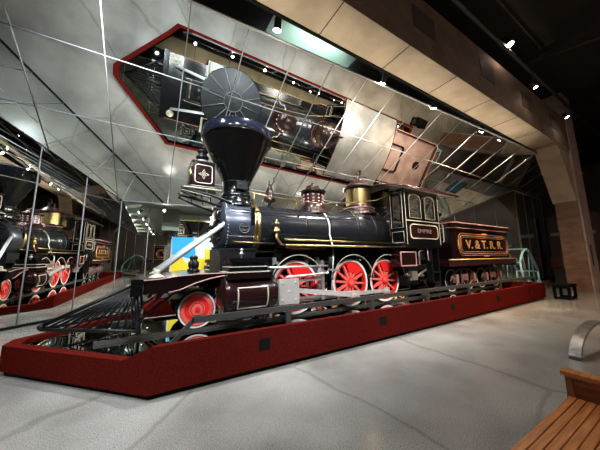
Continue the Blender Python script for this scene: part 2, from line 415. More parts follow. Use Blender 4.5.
# barrier rail
br = thing('barrier_rail', 'low dark steel barrier bar on short posts along the platform rim', 'railing', (-2.6, -1.93, DZ + .001))
bo = Vector((2.6, 1.93, -DZ))
def barrier(p, q, th=.022, h=.085):
    p, q = Vector(p), Vector(q); d = (q - p).normalized(); n = Vector((-d.y, d.x, 0)).normalized() * th
    b = MB(); up = Vector((0, 0, h))
    v = [b.bm.verts.new(t) for t in (p - n, q - n, q + n, p + n, p - n - up, q - n - up, q + n - up, p + n - up)]
    for f in ((0, 1, 2, 3), (4, 7, 6, 5), (0, 4, 5, 1), (1, 5, 6, 2), (2, 6, 7, 3), (3, 7, 4, 0)): b.face([v[i] for i in f], False)
    return b
barrier((-2.36, -2.04, .45), (10.1, -2.04, .45)).build('bar', 'railsteel', br, bo)
barrier((-2.66, -2.04, .13), (-2.34, -2.04, .45)).build('sloped_end', 'railsteel', br, bo)
for x in (-.84, 1.15, 3.1, 5.1, 7.1, 9.1):
    b = MB(); b.box(x - .04, x + .04, -2.065, -2.015, DZ + .001, .37); b.build('post', 'railsteel', br, bo)
# running rails under the wheels
for y, w in ((-.75, 'steel running rail under the near wheels of the locomotive'), (.75, 'steel running rail under the far wheels of the locomotive')):
    b = MB(); b.box(-3.6, 10.15, y - .04, y + .04, DZ + .0005, -.004)
    o = b.build('railroad_rail', 'track'); o['label'] = w; o['category'] = 'rail'; o['group'] = 'running rails on the deck'

# ================================================================== LOCOMOTIVE
loco = thing('steam_locomotive', 'black steam locomotive with red spoked wheels, flared smokestack and silver braces on the platform', 'locomotive', (0, 0, 0))
ZC = 2.0
b = MB(); b.lathe([(.0, -1.66), (.36, -1.66), (.5, -1.64), (.60, -1.58), (.615, -1.55), (.615, -.90)], (0, 0, ZC), 'X', 48, cap=False)
smoke = b.build('smokebox', 'smoke', loco)
b = MB(); b.lathe([(.0, -1.76), (.18, -1.75), (.38, -1.70), (.44, -1.66)], (0, 0, ZC), 'X', 32, cap=False)
for a in range(10):
    t = a * PI / 5; b.cyl((-1.70, .5 * math.cos(t), ZC + .5 * math.sin(t)), (-1.62, .5 * math.cos(t), ZC + .5 * math.sin(t)), .028, n=8)
b.tube([(-1.82, -.05, ZC + .08), (-1.82, .1, ZC - .1)], .018, 6); b.cyl((-1.82, 0, ZC), (-1.74, 0, ZC), .05, n=12)
b.tube([(-1.70, -.52, ZC - .1), (-1.72, -.1, ZC - .1)], .025, 6); b.tube([(-1.70, -.52, ZC + .12), (-1.72, -.1, ZC + .12)], .025, 6)
b.build('smokebox_door', 'iron', smoke)
b = MB()
for k in range(16):
    x = -1.52 + k * .045; b.sphere((x, -.58, ZC - .245), .011, n=8)
for a in range(26):
    t = -PI * .5 + a * PI / 26; b.sphere((-1.52, -.617 * math.cos(t), ZC + .617 * math.sin(t)), .012, n=8)
b.build('rivets', 'steel', smoke)
# round plate on the smokebox flank
pd = Vector((0, -math.cos(.08), -math.sin(.08)))
pc = Vector((-1.17, -.60, ZC - .06))
b = MB(); b.cyl(pc, pc + pd * .03, .125, n=32); b.mi = 1
ringp = [pc + pd * .03 + Vector((.11 * math.cos(t), 0, .11 * math.sin(t))) for t in [2 * PI * i / 32 for i in range(32)]]
b.tube(ringp, .011, 6, closed=True)
ringp = [pc + pd * .03 + Vector((.055 * math.cos(t), 0, .055 * math.sin(t))) for t in [2 * PI * i / 24 for i in range(24)]]
for z, w in ((.06, .05), (.03, .07), (-.03, .07), (-.06, .05)):
    b.box(pc.x - w, pc.x + w, pc.y - .045, pc.y - .02, pc.z + z - .007, pc.z + z + .007)
b.build('builders_plate', ('iron', 'meshrib'), loco)
b = MB(); b.lathe([(.625, -.93), (.64, -.915), (.64, -.87), (.627, -.86), (.627, -.83), (.64, -.82), (.64, -.77), (.625, -.755)], (0, 0, ZC), 'X', 48, cap=False)
b.build('front_band', 'brass', loco, label='polished brass band round the boiler')
b = MB(); b.lathe([(.60, -.86), (.60, 1.25), (.63, 1.35), (.70, 1.9), (.735, 2.15), (.76, 2.2), (.76, 3.42), (.0, 3.42)], (0, 0, ZC), 'X', 56, cap=False)
boiler = b.build('boiler', 'russia', loco, label='blue-black sheet iron boiler jacket')
for x, r in ((.5, .605), (1.26, .612), (2.16, .745), (2.85, .766)):
    b = MB(); b.lathe([(r - .004, x - .035), (r + .005, x - .03), (r + .005, x + .03), (r - .004, x + .035)], (0, 0, ZC), 'X', 48, cap=False)
    b.build('boiler_band', 'bronze' if x < 2 else 'iron', boiler)
b = MB(); b.box(2.2, 3.42, -.58, .58, .95, 1.95); b.build('firebox', 'black', loco)
# frame, axles, dark works between the wheels
b = MB()
for y in (-.52, .52):
    b.box(-2.85, 5.0, y - .05, y + .05, .74, .88); b.box(-.9, 4.4, y - .04, y + .04, .34, .42)
    for x in (-.9, .45, 1.2, 2.3, 3.6): b.box(x - .06, x + .06, y - .04, y + .04, .36, .8)
b.box(-1.66, -.88, -.55, .55, .75, 1.5)
b.box(-.7, 2.2, -.30, .30, .92, 1.30)
for x in (0, 1.675, 2.984): b.cyl((x, -.74, .61), (x, .74, .61), .08, n=16)
b.cyl((-2.11, -.74, .33), (-2.11, .74, .33), .055, n=14)
b.box(-2.55, -1.7, -.55, .55, .42, .52); b.box(-2.2, -2.0, -.6, .6, .30, .66)
b.box(3.4, 5.05, -.9, .9, .85, 1.0); b.box(3.5, 4.9, -.6, .6, .35, .85)
b.build('frame', 'iron', loco)
b = MB()
for x in (-.45, .42, .75, 1.15, 2.33): b.box(x - .04, x + .04, -.66, -.60, .25, 1.28)
for x0, x1, z in ((-.6, .8, 1.05), (.6, 1.3, .92), (.9, 2.6, 1.15)): b.tube([(x0, -.64, z), (x1, -.64, z)], .02, 6)
for x in (.3, 1.35, 2.33): b.tube([(x - .35, -.6, 1.28), (x, -.6, 1.14), (x + .35, -.6, 1.28)], .03, 6)
for s in (1,):
    b.tube([(-.55, -.69, .95), (.2, -.69, 1.16), (.6, -.69, .9)], .022, 6)
b.build('valve_gear', 'steel', loco)

# wheels ---------------------------------------------------------------
def driving_wheel(x, side, phase):
    y0 = side * .70; s = side
    b = MB(); n = 56
    # tyre / flange (black) and white painted edge, red rim
    def rg(ri, ro, a, c, mi):
        b.mi = mi; b.ring(circ(ri, n, (x, .61)), circ(ro, n, (x, .61)), a, c)
    rg(.555, .61, y0 + s * .13, y0, 0)
    rg(.57, .635, y0, y0 - s * .03, 0)
    rg(.550, .606, y0 + s * .135, y0 + s * .129, 1)
    rg(.500, .560, y0 + s * .115, y0 + s * .02, 2)
    b.mi = 2
    b.cyl((x, y0 + s * .0, .61), (x, y0 + s * .15, .61), .115, n=24)
    b.mi = 3; b.cyl((x, y0 + s * .15, .61), (x, y0 + s * .17, .61), .085, .07, n=20)
    for k in range(12):
        t = phase + 2 * PI * k / 12; c, q = math.cos(t), math.sin(t)
        b.mi = 3
        u = Vector((c, 0, q)); w = Vector((-q, 0, c)); ctr = Vector((x, y0 + s * .07, .61))
        v = []
        for r, hw, hd in ((.10, .034, .04), (.52, .022, .03)):
            for aa, bb in ((-1, -1), (1, -1), (1, 1), (-1, 1)): v.append(b.bm.verts.new(ctr + u * r + w * hw * aa + Vector((0, hd * bb, 0))))
        for i in range(4): b.face([v[i], v[(i + 1) % 4], v[4 + (i + 1) % 4], v[4 + i]], False)
    # counterweight opposite the crank
    b.mi = 2
    t0 = phase + PI / 12 + 0
    cw = [(x + r * math.cos(a), .61 + r * math.sin(a)) for r, a in [(.51, t0 - .62 + 1.24 * i / 12) for i in range(13)]] + [(x + .27 * math.cos(t0 + a), .61 + .27 * math.sin(t0 + a)) for a in (.5, 0, -.5)]
    b.prism(cw, y0 + s * .03, y0 + s * .112)
    # crank boss
    t1 = t0 + PI
    cx, cz = x + .3 * math.cos(t1), .61 + .3 * math.sin(t1)
    b.cyl((cx, y0 + s * .03, cz), (cx, y0 + s * .16, cz), .075, n=18)
    b.build('driving_wheel', ('iron', 'white', 'red', 'redlight'), loco)
    return cx, cz
pins = []
for x in (0, 1.675, 2.984):
    pins.append(driving_wheel(x, -1, PI * .30)); driving_wheel(x, 1, PI * .80)
def pilot_wheel(x, side, rad, y0, parent, mats=('iron', 'white', 'red', 'redlight'), z0=0):
    b = MB(); s = side; n = 48; c = (x, z0 + rad)
    b.mi = 0; b.ring(circ(rad * .9, n, c), circ(rad, n, c), y0 + s * .12, y0)
    b.ring(circ(rad * .9, n, c), circ(rad * 1.06, n, c), y0, y0 - s * .03)
    b.mi = 1; b.ring(circ(rad * .90, n, c), circ(rad * .985, n, c), y0 + s * .126, y0 + s * .119)
    b.mi = 2; b.prism(circ(rad * .905, n, c), y0 + s * .09, y0 + s * .02)
    b.mi = 3; b.ring(circ(rad * .66, n, c), circ(rad * .86, n, c), y0 + s * .112, y0 + s * .088)
    b.mi = 3; b.ring(circ(rad * .36, n, c), circ(rad * .42, n, c), y0 + s * .115, y0 + s * .088)
    b.mi = 3; b.cyl((c[0], y0 + s * .08, c[1]), (c[0], y0 + s * .14, c[1]), rad * .33, rad * .30, n=24)
    b.mi = 2; b.cyl((c[0], y0 + s * .14, c[1]), (c[0], y0 + s * .16, c[1]), rad * .14, n=16)
    b.build('pilot_wheel' if parent is loco else 'wheel', mats, parent)
for s in (-1, 1): pilot_wheel(-2.11, s, .332, s * .69, loco)

# wheel guards above the drivers
def guard(x, side):
    y1 = side * .98; y0 = side * .72
    b = MB(); r = .70; n = 30
    a0, a1 = math.radians(8), math.radians(172)
    pi_ = [(x + r * math.cos(a0 + (a1 - a0) * i / n), .62 + r * math.sin(a0 + (a1 - a0) * i / n)) for i in range(n + 1)]
    po = [(x + (r + .012) * math.cos(a0 + (a1 - a0) * i / n), .62 + (r + .012) * math.sin(a0 + (a1 - a0) * i / n)) for i in range(n + 1)]
    b.prism(pi_ + po[::-1], y0, y1)
    b.mi = 1; b.tube([(p[0], y1, p[1]) for p in po], .011, 6)
    b.build('wheel_guard', ('black', 'cream'), loco)
for x in (0, 1.675, 2.984):
    guard(x, -1); guard(x, 1)
# black apron behind the upper wheels, under the running board
b = MB()
for s in (-1, 1): b.box(-.45, 5.05, s * .60, s * .63, 1.22, 1.51); b.box(2.2, 3.5, s * .60, s * .66, .9, 1.5)
b.build('apron', 'black', loco)
# running board
for s in (-1, 1):
    b = MB(); b.box(-.40, 5.12, s * .58, s * 1.13, 1.515, 1.55); b.mi = 1
    b.tube([(-.42, s * 1.14, 1.54), (5.15, s * 1.14, 1.54)], .026, 8)
    b.build('running_board', ('black', 'brass'), loco)
# cylinders, steam chests
for s in (-1, 1):
    yc = s * 1.02
    b = MB(); b.lathe([(.0, -1.82), (.14, -1.82), (.2, -1.76), (.33, -1.74), (.37, -1.70), (.37, -1.62), (.345, -1.58), (.345, -.84), (.37, -.80), (.37, -.72), (.33, -.69), (.2, -.68), (.0, -.68)], (0, yc, .57), 'X', 48, cap=False)
    cyl = b.build('cylinder', 'maroon', loco)
    # cream lined panel following the jacket
    def cp(x, a, r=.350): return (x, yc + s * r * math.cos(a), .57 + r * math.sin(a))
    b = MB(); pts = []
    for i in range(13): pts.append(cp(-1.50, math.radians(-40 + 66 * i / 12)))
    for i in range(13): pts.append(cp(-.92, math.radians(26 - 66 * i / 12)))
    b.tube(pts, .013, 6, closed=True); b.build('panel_line', 'cream', cyl)
    b = MB(); b.box(-1.70, -.80, yc - .30, yc + .30, .88, 1.00); b.build('valve_saddle', 'tankside', cyl)
    b = MB(); b.box(-1.66, -.90, yc - .27, yc + .27, 1.02, 1.10).bevel(.015)
    b.mi = 0; b.box(-1.60, -.95, yc - .24, yc + .24, 1.08, 1.18); b.box(-1.64, -.92, yc - .26, yc + .26, 1.18, 1.27)
    b.mi = 1; b.box(-1.70, -.86, yc - .29, yc + .29, .995, 1.02); b.box(-1.66, -.90, yc - .27, yc + .27, 1.10, 1.115)
    b.mi = 2; b.lathe([(.02, 1.27), (.02, 1.33), (.05, 1.35), (.055, 1.37), (.02, 1.39), (.015, 1.43), (.05, 1.44), (.01, 1.46)], (-1.35, yc, 0), 'Z', 14)
    b.build('steam_chest', ('black', 'cream', 'steel'), loco)
    # guides, crosshead, rods
    b = MB(); b.box(-.66, .60, yc - .03, yc + .03, .74, .78); b.box(-.66, .60, yc - .03, yc + .03, .36, .40)
    b.box(.56, .64, s * .6, yc + s * .05, .30, 1.2); b.build('crosshead_guide', 'steel', loco)
    b = MB(); b.box(-.58, -.10, yc - .04, yc + s * .13, .30, .82).bevel(.02)
    for q in ((-.50, .74), (-.50, .38), (-.18, .74), (-.18, .38), (-.34, .56)): b.cyl((q[0], yc + s * .12, q[1]), (q[0], yc + s * .15, q[1]), .022, n=10)
    b.build('crosshead', 'rodmetal', loco)
    b = MB(); b.tube([(-.9, yc + s * .08, 1.07), (.72, yc + s * .08, 1.07)], .024, 8)
    b.tube([(-.4, yc + s * .08, .86), (.72, yc + s * .08, .90), (.8, yc, .98), (1.15, yc, .94)], .022, 8); b.cyl((-.95, yc + s * .08, 1.07), (-.86, yc + s * .08, 1.07), .05, n=12)
    b.build('valve_rod', 'steel', loco)
    pz = [(p[0], p[1]) for p in pins] if s == -1 else [(p[0], 1.22 - p[1]) for p in pins]
    pc_ = pz[1]
    def rod(b, p, q, y, h0, h1, t=.03):
        p, q = Vector((p[0], y, p[1])), Vector((q[0], y, q[1])); d = (q - p).normalized(); w = Vector((-d.z, 0, d.x))
        if w.z < 0: w = -w
        v = []
        for P, h in ((p, h0), (q, h1)):
            for aa, bb in ((-1, -1), (1, -1), (1, 1), (-1, 1)): v.append(b.bm.verts.new(P + w * h * aa + Vector((0, t * bb, 0))))
        for i in range(4): b.face([v[i], v[(i + 1) % 4], v[4 + (i + 1) % 4], v[4 + i]], False)
        b.face(v[:4][::-1], False); b.face(v[4:], False)
    b = MB(); rod(b, (-.15, .56), pc_, s * 1.06, .05, .062)
    b.box(pc_[0] - .13, pc_[0] + .13, s * 1.06 - .045, s * 1.06 + .045, pc_[1] - .09, pc_[1] + .09)
    b.cyl((pc_[0], s * .86, pc_[1]), (pc_[0], s * 1.13, pc_[1]), .045, n=14); b.build('main_rod', 'rodmetal', loco)
    b = MB()
    for A_, B_ in ((pz[0], pz[1]), (pz[1], pz[2])): rod(b, A_, B_, s * .93, .045, .045)
    for P in pz:
        b.box(P[0] - .11, P[0] + .11, s * .93 - .04, s * .93 + .04, P[1] - .075, P[1] + .075); b.cyl((P[0], s * .85, P[1]), (P[0], s * .99, P[1]), .04, n=14)
    b.build('side_rod', 'rodmetal', loco)
# pilot deck with striped side sweep
side = [(-2.985, .70), (-2.62, .70), (-2.45, .73), (-2.2, .83), (-1.95, .90), (-1.74, .935), (-1.50, .94), (-1.50, .99), (-1.75, 1.01), (-2.15, 1.01), (-2.5, .985), (-2.75, .95), (-2.985, .94)]
b = MB(); b.prism(side, -1.12, -1.02); b.prism(side, 1.02, 1.12)
b.mi = 2
b.prism([(-2.985, .90), (-2.75, .92), (-2.5, .955), (-2.15, .98), (-1.50, .96), (-1.50, .99), (-1.75, 1.008), (-2.15, 1.008), (-2.5, .982), (-2.75, .948), (-2.985, .935)], -1.02, 1.02)
b.mi = 1
for s in (-1, 1):
    y = s * 1.123
    b.tube([(x, y, z - .012) for x, z in side[7:]], .010, 5); b.tube([(x, y, z + .012) for x, z in side[1:7]], .012, 5)
    b.tube([(-1.52, y, .945), (-1.52, y, .985)], .010, 5)
pdk = b.build('pilot_deck', ('tankside', 'pink', 'black'), loco)
b = MB(); b.box(-3.155, -2.99, -1.16, 1.16, .69, .95).bevel(.012); b.build('buffer_beam', 'black', loco)
b = MB()
for s in (-1, 1):
    b = MB(); b.tube([(-2.70, s * .95, .72), (-2.80, s * .9, .55), (-2.92, s * .86, .42)], .035, 8); b.build('pilot_brace', 'red', loco)
# white lamp feet and black step lantern
for s in (-1, 1):
    b = MB(); b.lathe([(.13, .955), (.12, .975), (.07, 1.0), (.035, 1.03), (.05, 1.06), (.03, 1.09), (.0, 1.095)], (-2.80, s * .92, 0), 'Z', 24)
    b.build('flag_socket', 'cream', loco)
    b = MB(); b.lathe([(.09, 1.0), (.09, 1.05), (.05, 1.07), (.07, 1.10), (.075, 1.2), (.045, 1.23), (.03, 1.26), (.05, 1.28), (.045, 1.32), (.0, 1.36)], (-2.10, s * .28, 0), 'Z', 18)
    b.build('step_bracket', 'iron', loco)
# silver braces
for s in (-1, 1):
    b = MB(); b.tube([(-1.54, s * .53, 2.06), (-2.78, s * .74, 1.06)], .045, 12); b.sphere((-1.55, s * .53, 2.05), .05)
    b.build('smokebox_brace', 'silver', loco)
# cowcatcher pilot
pil = MB()
n_ = 11
def vb(y): return (-3.02 - 1.40 * (1 - abs(y) / 1.05), y, .14)
pil.tube([vb(-1.05), vb(0)], .030, 8); pil.tube([vb(1.05), vb(0)], .030, 8)
pil.tube([(-3.02, -1.05, .14), (-3.02, 1.05, .14)], .025, 8)
for s in (-1, 1):
    for i in range(n_):
        y = s * 1.05 * (i + .5) / n_
        p, q = Vector((-3.15, y * .98, .73)), Vector(vb(y))
        q.z = .15
        pil.tube([p, q], .015, 6)
        q2 = p.lerp(q, .5)
    for f_ in (.55,):
        pts = [Vector((-3.15, s * 1.03 * (i + .5) / n_, .73)).lerp(Vector(vb(s * 1.05 * (i + .5) / n_)), f_) for i in range(n_)]
        pil.tube(pts, .014, 6)
pil.tube([(-3.15, 0, .80), (-4.40, 0, .20)], .034, 8)
pil.sphere((-4.42, 0, .18), .05)
pil.tube([(-3.02, -1.05, .14), (-3.08, -1.08, .72)], .028, 8); pil.tube([(-3.02, 1.05, .14), (-3.08, 1.08, .72)], .028, 8)
for s in (-1, 1): pil.tube([(-3.1, s * .9, .2), (-2.5, s * .72, .66)], .02, 6)
pil.build('cowcatcher', 'iron', loco)

# smokestack
XS = -1.18
b = MB()
b.lathe([(.44, 2.50), (.43, 2.60), (.37, 2.66), (.345, 2.72), (.36, 2.76), (.345, 2.80), (.32, 2.84), (.31, 3.05), (.34, 3.12), (.40, 3.25), (.54, 3.55), (.68, 3.85), (.80, 4.10), (.835, 4.17)], (XS, 0, 0), 'Z', 48, cap=False)
st = b.build('smokestack', 'cone', loco)
b = MB(); b.lathe([(.835, 4.16), (.865, 4.165), (.87, 4.18), (.87, 4.385), (.862, 4.40), (.84, 4.405)], (XS, 0, 0), 'Z', 48, cap=False); b.build('collar', 'collar', st, label='blue-black steel collar')
b = MB(); b.lathe([(.865, 4.395), (.80, 4.43), (.27, 4.58), (.0, 4.60)], (XS, 0, 0), 'Z', 48, cap=False); b.mi = 1
for k in range(12):
    t = 2 * PI * k / 12 + .1
    b.tube([(XS + .27 * math.cos(t), .27 * math.sin(t), 4.59), (XS + .84 * math.cos(t), .84 * math.sin(t), 4.425)], .012, 5)
b.tube([(XS + .26 * math.cos(t), .26 * math.sin(t), 4.595) for t in [2 * PI * i / 32 for i in range(32)]], .012, 5, closed=True)
b.build('spark_screen', ('mesh', 'meshrib'), st, label='ribbed grey cap screen')
b = MB()
for z in (2.82, 3.1): b.lathe([(.33, z - .015), (.345, z), (.33, z + .015)], (XS, 0, 0), 'Z', 32, cap=False)
for k in range(10):
    t = 2 * PI * k / 10; b.cyl((XS + .39 * math.cos(t), .39 * math.sin(t), 2.66), (XS + .39 * math.cos(t), .39 * math.sin(t), 2.70), .025, n=8)
b.tube([(XS - .1, -.33, 2.85), (XS - .05, -.40, 2.98), (XS + .1, -.38, 3.1)], .03, 8); b.box(XS - .12, XS + .14, -.42, -.33, 2.88, 3.06)
b.build('base_flange', 'iron', st)

# headlight
hx0, hx1 = -2.24, -1.76
hl = MB(); hl.box(hx0, hx1, -.27, .27, 2.90, 3.44).bevel(.012); hl = hl.build('headlight', 'maroon', loco, (0, 0, -.03))
b = MB()
for s in (-1, 1):
    y = s * .276
    L_ = rrect(hx0 + .06, hx1 - .06, 2.97, 3.38, .06)
    b = MB(); b.tube([(x, y, z) for x, z in L_], .010, 5, closed=True); b.build('border_line', 'white', hl)
for s in (-1, 1):
    b = MB(); y = s * .278; cx, cz = (hx0 + hx1) / 2, 3.17
    for dx, dz in ((.055, 0), (-.055, 0), (0, .055), (0, -.055)): b.tube([(cx + dx + .026 * math.cos(t), y, cz + dz + .026 * math.sin(t)) for t in [2 * PI * i / 12 for i in range(12)]], .008, 5, closed=True)
    for dx, dz in ((.095, 0), (-.095, 0), (0, .095), (0, -.095), (0, 0)): b.sphere((cx + dx, y, cz + dz), .017, n=8)
    b.build('flower_ornament', 'cream', hl)
b = MB(); b.box(hx0 - .03, hx1 + .03, -.30, .30, 2.86, 2.90); b.box(hx0 - .02, hx1 + .02, -.29, .29, 3.44, 3.47)
b.lathe([(.17, 3.47), (.15, 3.50), (.11, 3.53), (.11, 3.60), (.13, 3.61), (.145, 3.66), (.12, 3.70), (.09, 3.72), (.09, 3.76), (.13, 3.79), (.11, 3.83), (.0, 3.86)], ((hx0 + hx1) / 2, 0, 0), 'Z', 28)
b.mi = 1; b.lathe([(.118, 3.545), (.122, 3.56), (.118, 3.575)], ((hx0 + hx1) / 2, 0, 0), 'Z', 28, cap=False); b.tube([(hx0 - .03, -.3, 2.88), (hx1 + .03, -.3, 2.88)], .012, 5)
b.build('lamp_cap', ('iron', 'cream'), hl)
b = MB(); b.cyl((hx0 + .005, 0, 3.17), (hx0 - .05, 0, 3.17), .235, n=36); b.mi = 1; b.cyl((hx0 - .051, 0, 3.17), (hx0 - .058, 0, 3.17), .20, n=36)
b.build('lamp_door', ('brass', 'glass'), hl)
# bracket: shelf and scroll rails
b = MB(); b.box(-2.36, -1.66, -.33, .33, 2.815, 2.845)
b.mi = 1
for s in (-1, 1):
    b.tube([(-2.40, s * .33, 2.80), (-1.62, s * .33, 2.80)], .016, 6); b.mi = 0
    b.tube([(-2.42, s * .32, 2.76), (-1.8, s * .34, 2.66), (-1.35, s * .36, 2.52), (-1.2, s * .40, 2.50)], .028, 8)
    b.tube([(-2.45, s * .32, 2.70), (-2.1, s * .33, 2.56), (-1.62, s * .36, 2.42)], .022, 8)
    b.tube([(-2.40, s * .30, 2.66), (-2.44, s * .30, 2.80)], .02, 6)
    for x in (-2.2, -1.95, -1.75): b.tube([(x, s * .32, 2.82), (x + .05, s * .34, 2.60)], .014, 6)
    b.mi = 1; b.tube([(-2.44, s * .325, 2.73), (-1.85, s * .35, 2.62)], .010, 5)
b.build('headlight_bracket', ('iron', 'cream'), loco)
# bell
b = MB(); b.mi = 0
b.lathe([(.10, 2.58), (.09, 2.62), (.05, 2.66), (.05, 2.72)], (-.30, 0, 0), 'Z', 20)
b.tube([(-.30, -.22, 2.74), (-.30, -.23, 2.95), (-.30, -.12, 3.14), (-.30, 0, 3.18), (-.30, .12, 3.14), (-.30, .23, 2.95), (-.30, .22, 2.74), (-.30, 0, 2.70), (-.30, -.22, 2.74)], .022, 8)
b.lathe([(.03, 3.18), (.045, 3.22), (.02, 3.25), (.025, 3.30), (.0, 3.36)], (-.30, 0, 0), 'Z', 14)
b.tube([(-.30, -.12, 3.16), (-.22, -.14, 3.30), (-.24, -.12, 3.40)], .014, 6)
b.mi = 1; b.lathe([(.17, 2.78), (.165, 2.80), (.13, 2.86), (.105, 2.95), (.095, 3.04), (.06, 3.10), (.0, 3.12)], (-.30, 0, 0), 'Z', 28)
b.build('bell', ('iron', 'bronze'), loco)
# domes
def dome(x, body, parts, name, mats):
    b = MB()
    for mi, prof in parts: b.mi = mi; b.lathe(prof, (x, 0, 0), 'Z', 36, cap=False)
    return b, name, mats
b = MB(); x = 1.08
b.mi = 0; b.lathe([(.44, 2.50), (.43, 2.60), (.40, 2.64), (.41, 2.68), (.36, 2.72), (.345, 2.76)], (x, 0, 0), 'Z', 36, cap=False)
b.mi = 2; b.lathe([(.385, 2.655), (.40, 2.66), (.385, 2.675)], (x, 0, 0), 'Z', 36, cap=False)
b.mi = 1; b.lathe([(.30, 2.76), (.30, 3.14)], (x, 0, 0), 'Z', 36, cap=False)
b.mi = 0; b.lathe([(.345, 3.12), (.39, 3.17), (.39, 3.19), (.28, 3.23), (.20, 3.30), (.17, 3.33), (.19, 3.35), (.10, 3.39), (.03, 3.41), (.03, 3.45), (.0, 3.48)], (x, 0, 0), 'Z', 36, cap=False)
b.mi = 3
for k in range(12):
    t = 2 * PI * k / 12
    for z in (2.86, 2.95, 3.05): b.sphere((x + .30 * math.cos(t), .30 * math.sin(t), z), .035, (1, 1, .9), 8)
b.build('sand_dome', ('bronze', 'maroon2', 'pink', 'pink'), loco, label='reddish decorated sand dome')
b = MB(); x = 2.88
b.mi = 0; b.lathe([(.58, 2.62), (.56, 2.74), (.50, 2.80), (.51, 2.84), (.44, 2.89), (.42, 2.93)], (x, 0, 0), 'Z', 40, cap=False)
b.mi = 2; b.lathe([(.50, 2.81), (.515, 2.825), (.50, 2.84)], (x, 0, 0), 'Z', 36, cap=False)
b.mi = 1; b.lathe([(.40, 2.93), (.40, 3.50)], (x, 0, 0), 'Z', 48, cap=False)
b.mi = 0; b.lathe([(.46, 3.48), (.50, 3.53), (.50, 3.56), (.36, 3.62), (.26, 3.72), (.23, 3.76), (.0, 3.77)], (x, 0, 0), 'Z', 40, cap=False)
b.build('steam_dome', ('bronze', 'brass', 'pink'), loco, label='brass-sided steam dome')
b = MB()
for dx, dy, h in ((-.08, -.08, 4.02), (.1, -.05, 4.18), (.02, .12, 3.98)):
    b.lathe([(.05, 3.76), (.045, 3.85), (.03, 3.87), (.03, h - .05), (.045, h - .04), (.03, h)], (x + dx, dy, 0), 'Z', 14)
b.tube([(x - .1, -.08, 3.9), (x + .35, -.1, 3.95)], .014, 6)
b.build('safety_valve', 'bronze', loco)
# bell cord, handrails
b = MB(); b.tube([(-1.1, -.30, 2.88), (-.5, -.36, 2.80), (1.08, -.42, 2.76), (2.0, -.50, 2.86), (2.9, -.75, 2.98), (3.4, -.95, 3.2)], .014, 6)
for x_, z_ in ((-.85, 2.84), (.3, 2.78)): b.tube([(x_, -.34, 2.5), (x_, -.36, z_)], .016, 6)
b.build('bell_cord', 'brass', loco)
for s in (-1, 1):
    b = MB(); a_ = math.radians(33); r_ = .66
    b.tube([(-1.45, s * r_ * math.cos(a_), ZC + r_ * math.sin(a_)), (1.4, s * r_ * math.cos(a_), ZC + r_ * math.sin(a_)), (2.1, s * .78 * math.cos(a_), ZC + .80 * math.sin(a_)), (3.4, s * .82 * math.cos(a_), ZC + .82 * math.sin(a_))], .014, 6)
    for x_ in (-.95, .3, 1.3): b.tube([(x_, s * .55 * math.cos(a_), ZC + .58 * math.sin(a_)), (x_, s * r_ * math.cos(a_), ZC + r_ * math.sin(a_))], .02, 6)
    b.build('handrail', 'iron', loco)
    b = MB(); b.box(-1.02, -.93, s * .60, s * .64, ZC + .02, ZC + .42); b.build('flank_bracket', 'black', loco)
    # low feed pipe and its brass check valve
    b = MB(); b.tube([(-.42, s * .70, 1.86), (-.44, s * .73, 1.74), (-.34, s * .74, 1.60), (-.15, s * .74, 1.50), (.95, s * .74, 1.49)], .032, 10); b.build('feed_pipe', 'copper', loco)
    b = MB(); b.tube([(-.25, s * .78, 1.70), (3.3, s * .86, 1.66)], .024, 8); b.tube([(-1.45, s * .75, 1.62), (-.5, s * .75, 1.60)], .014, 6); b.build('side_pipe', 'brass', loco)
    b = MB(); b.lathe([(.05, 1.84), (.10, 1.87), (.10, 1.90), (.075, 1.92), (.07, 2.04), (.09, 2.06), (.05, 2.10), (.02, 2.12), (.02, 2.17), (.0, 2.18)], (-.42, s * .70, 0), 'Z', 20)
    b.tube([(-.42, s * .70, 1.96), (-.42, s * .55, 1.96)], .04, 8); b.build('check_valve', 'brass', loco)
    # sand pipe
    b = MB(); pts = [(1.15, s * .36, 2.62)] + [(1.18, s * .635 * math.sin(t), ZC + .635 * math.cos(t)) for t in [math.radians(38 + 9 * i) for i in range(8)]] + [(1.18, s * .72, 1.62), (1.05, s * .92, 1.35), (.95, s * .92, .30)]
    b.tube(pts, .020, 8); b.build('sand_pipe', 'silver', loco)
# cab
cab = MB()
Y = 1.33; x0, x1 = 3.40, 5.16; zb = 1.56; zr = 3.30
def frame_wall(b, axis, fix0, fix1, u0, u1, z0, z1, holes):
    """wall slab with rectangular openings, made of pieces; holes = (ua, ub, za, zb)"""
    us = sorted(set([u0, u1] + [h[0] for h in holes] + [h[1] for h in holes]))
    for a, c in zip(us, us[1:]):
        hs = [h for h in holes if h[0] <= a + 1e-6 and h[1] >= c - 1e-6]
        segs = [(z0, z1)] if not hs else [(z0, hs[0][2]), (hs[0][3], z1)]
        for za, zb_ in segs:
            if axis == 'X': b.box(a, c, fix0, fix1, za, zb_)
            else: b.box(fix0, fix1, a, c, za, zb_)
win = [(3.64, 4.20, 2.42, 3.16), (4.40, 4.92, 2.42, 3.16)]
for s in (-1, 1):
    f0, f1 = sorted((s * Y, s * (Y - .05)))
    frame_wall(cab, 'X', f0, f1, x0, x1, zb, zr, win)
for s in (-1, 1):
    u0, u1 = sorted((s * .80, s * (Y - .05)))
    hh = [(u0 + .10, u1 - .10, 2.25, 3.1)]
    frame_wall(cab, 'Y', x0, x0 + .04, u0, u1, zb, zr, hh)
cab.box(x0, x0 + .04, -.80, .80, 2.72, 3.42); cab.box(x0, x0 + .04, -.80, .80, zb, 1.9)
cab.box(x0, x1, -Y, Y, zb - .04, zb)
cabo = cab.build('cab', 'black', loco, label='black and dark red wooden cab')
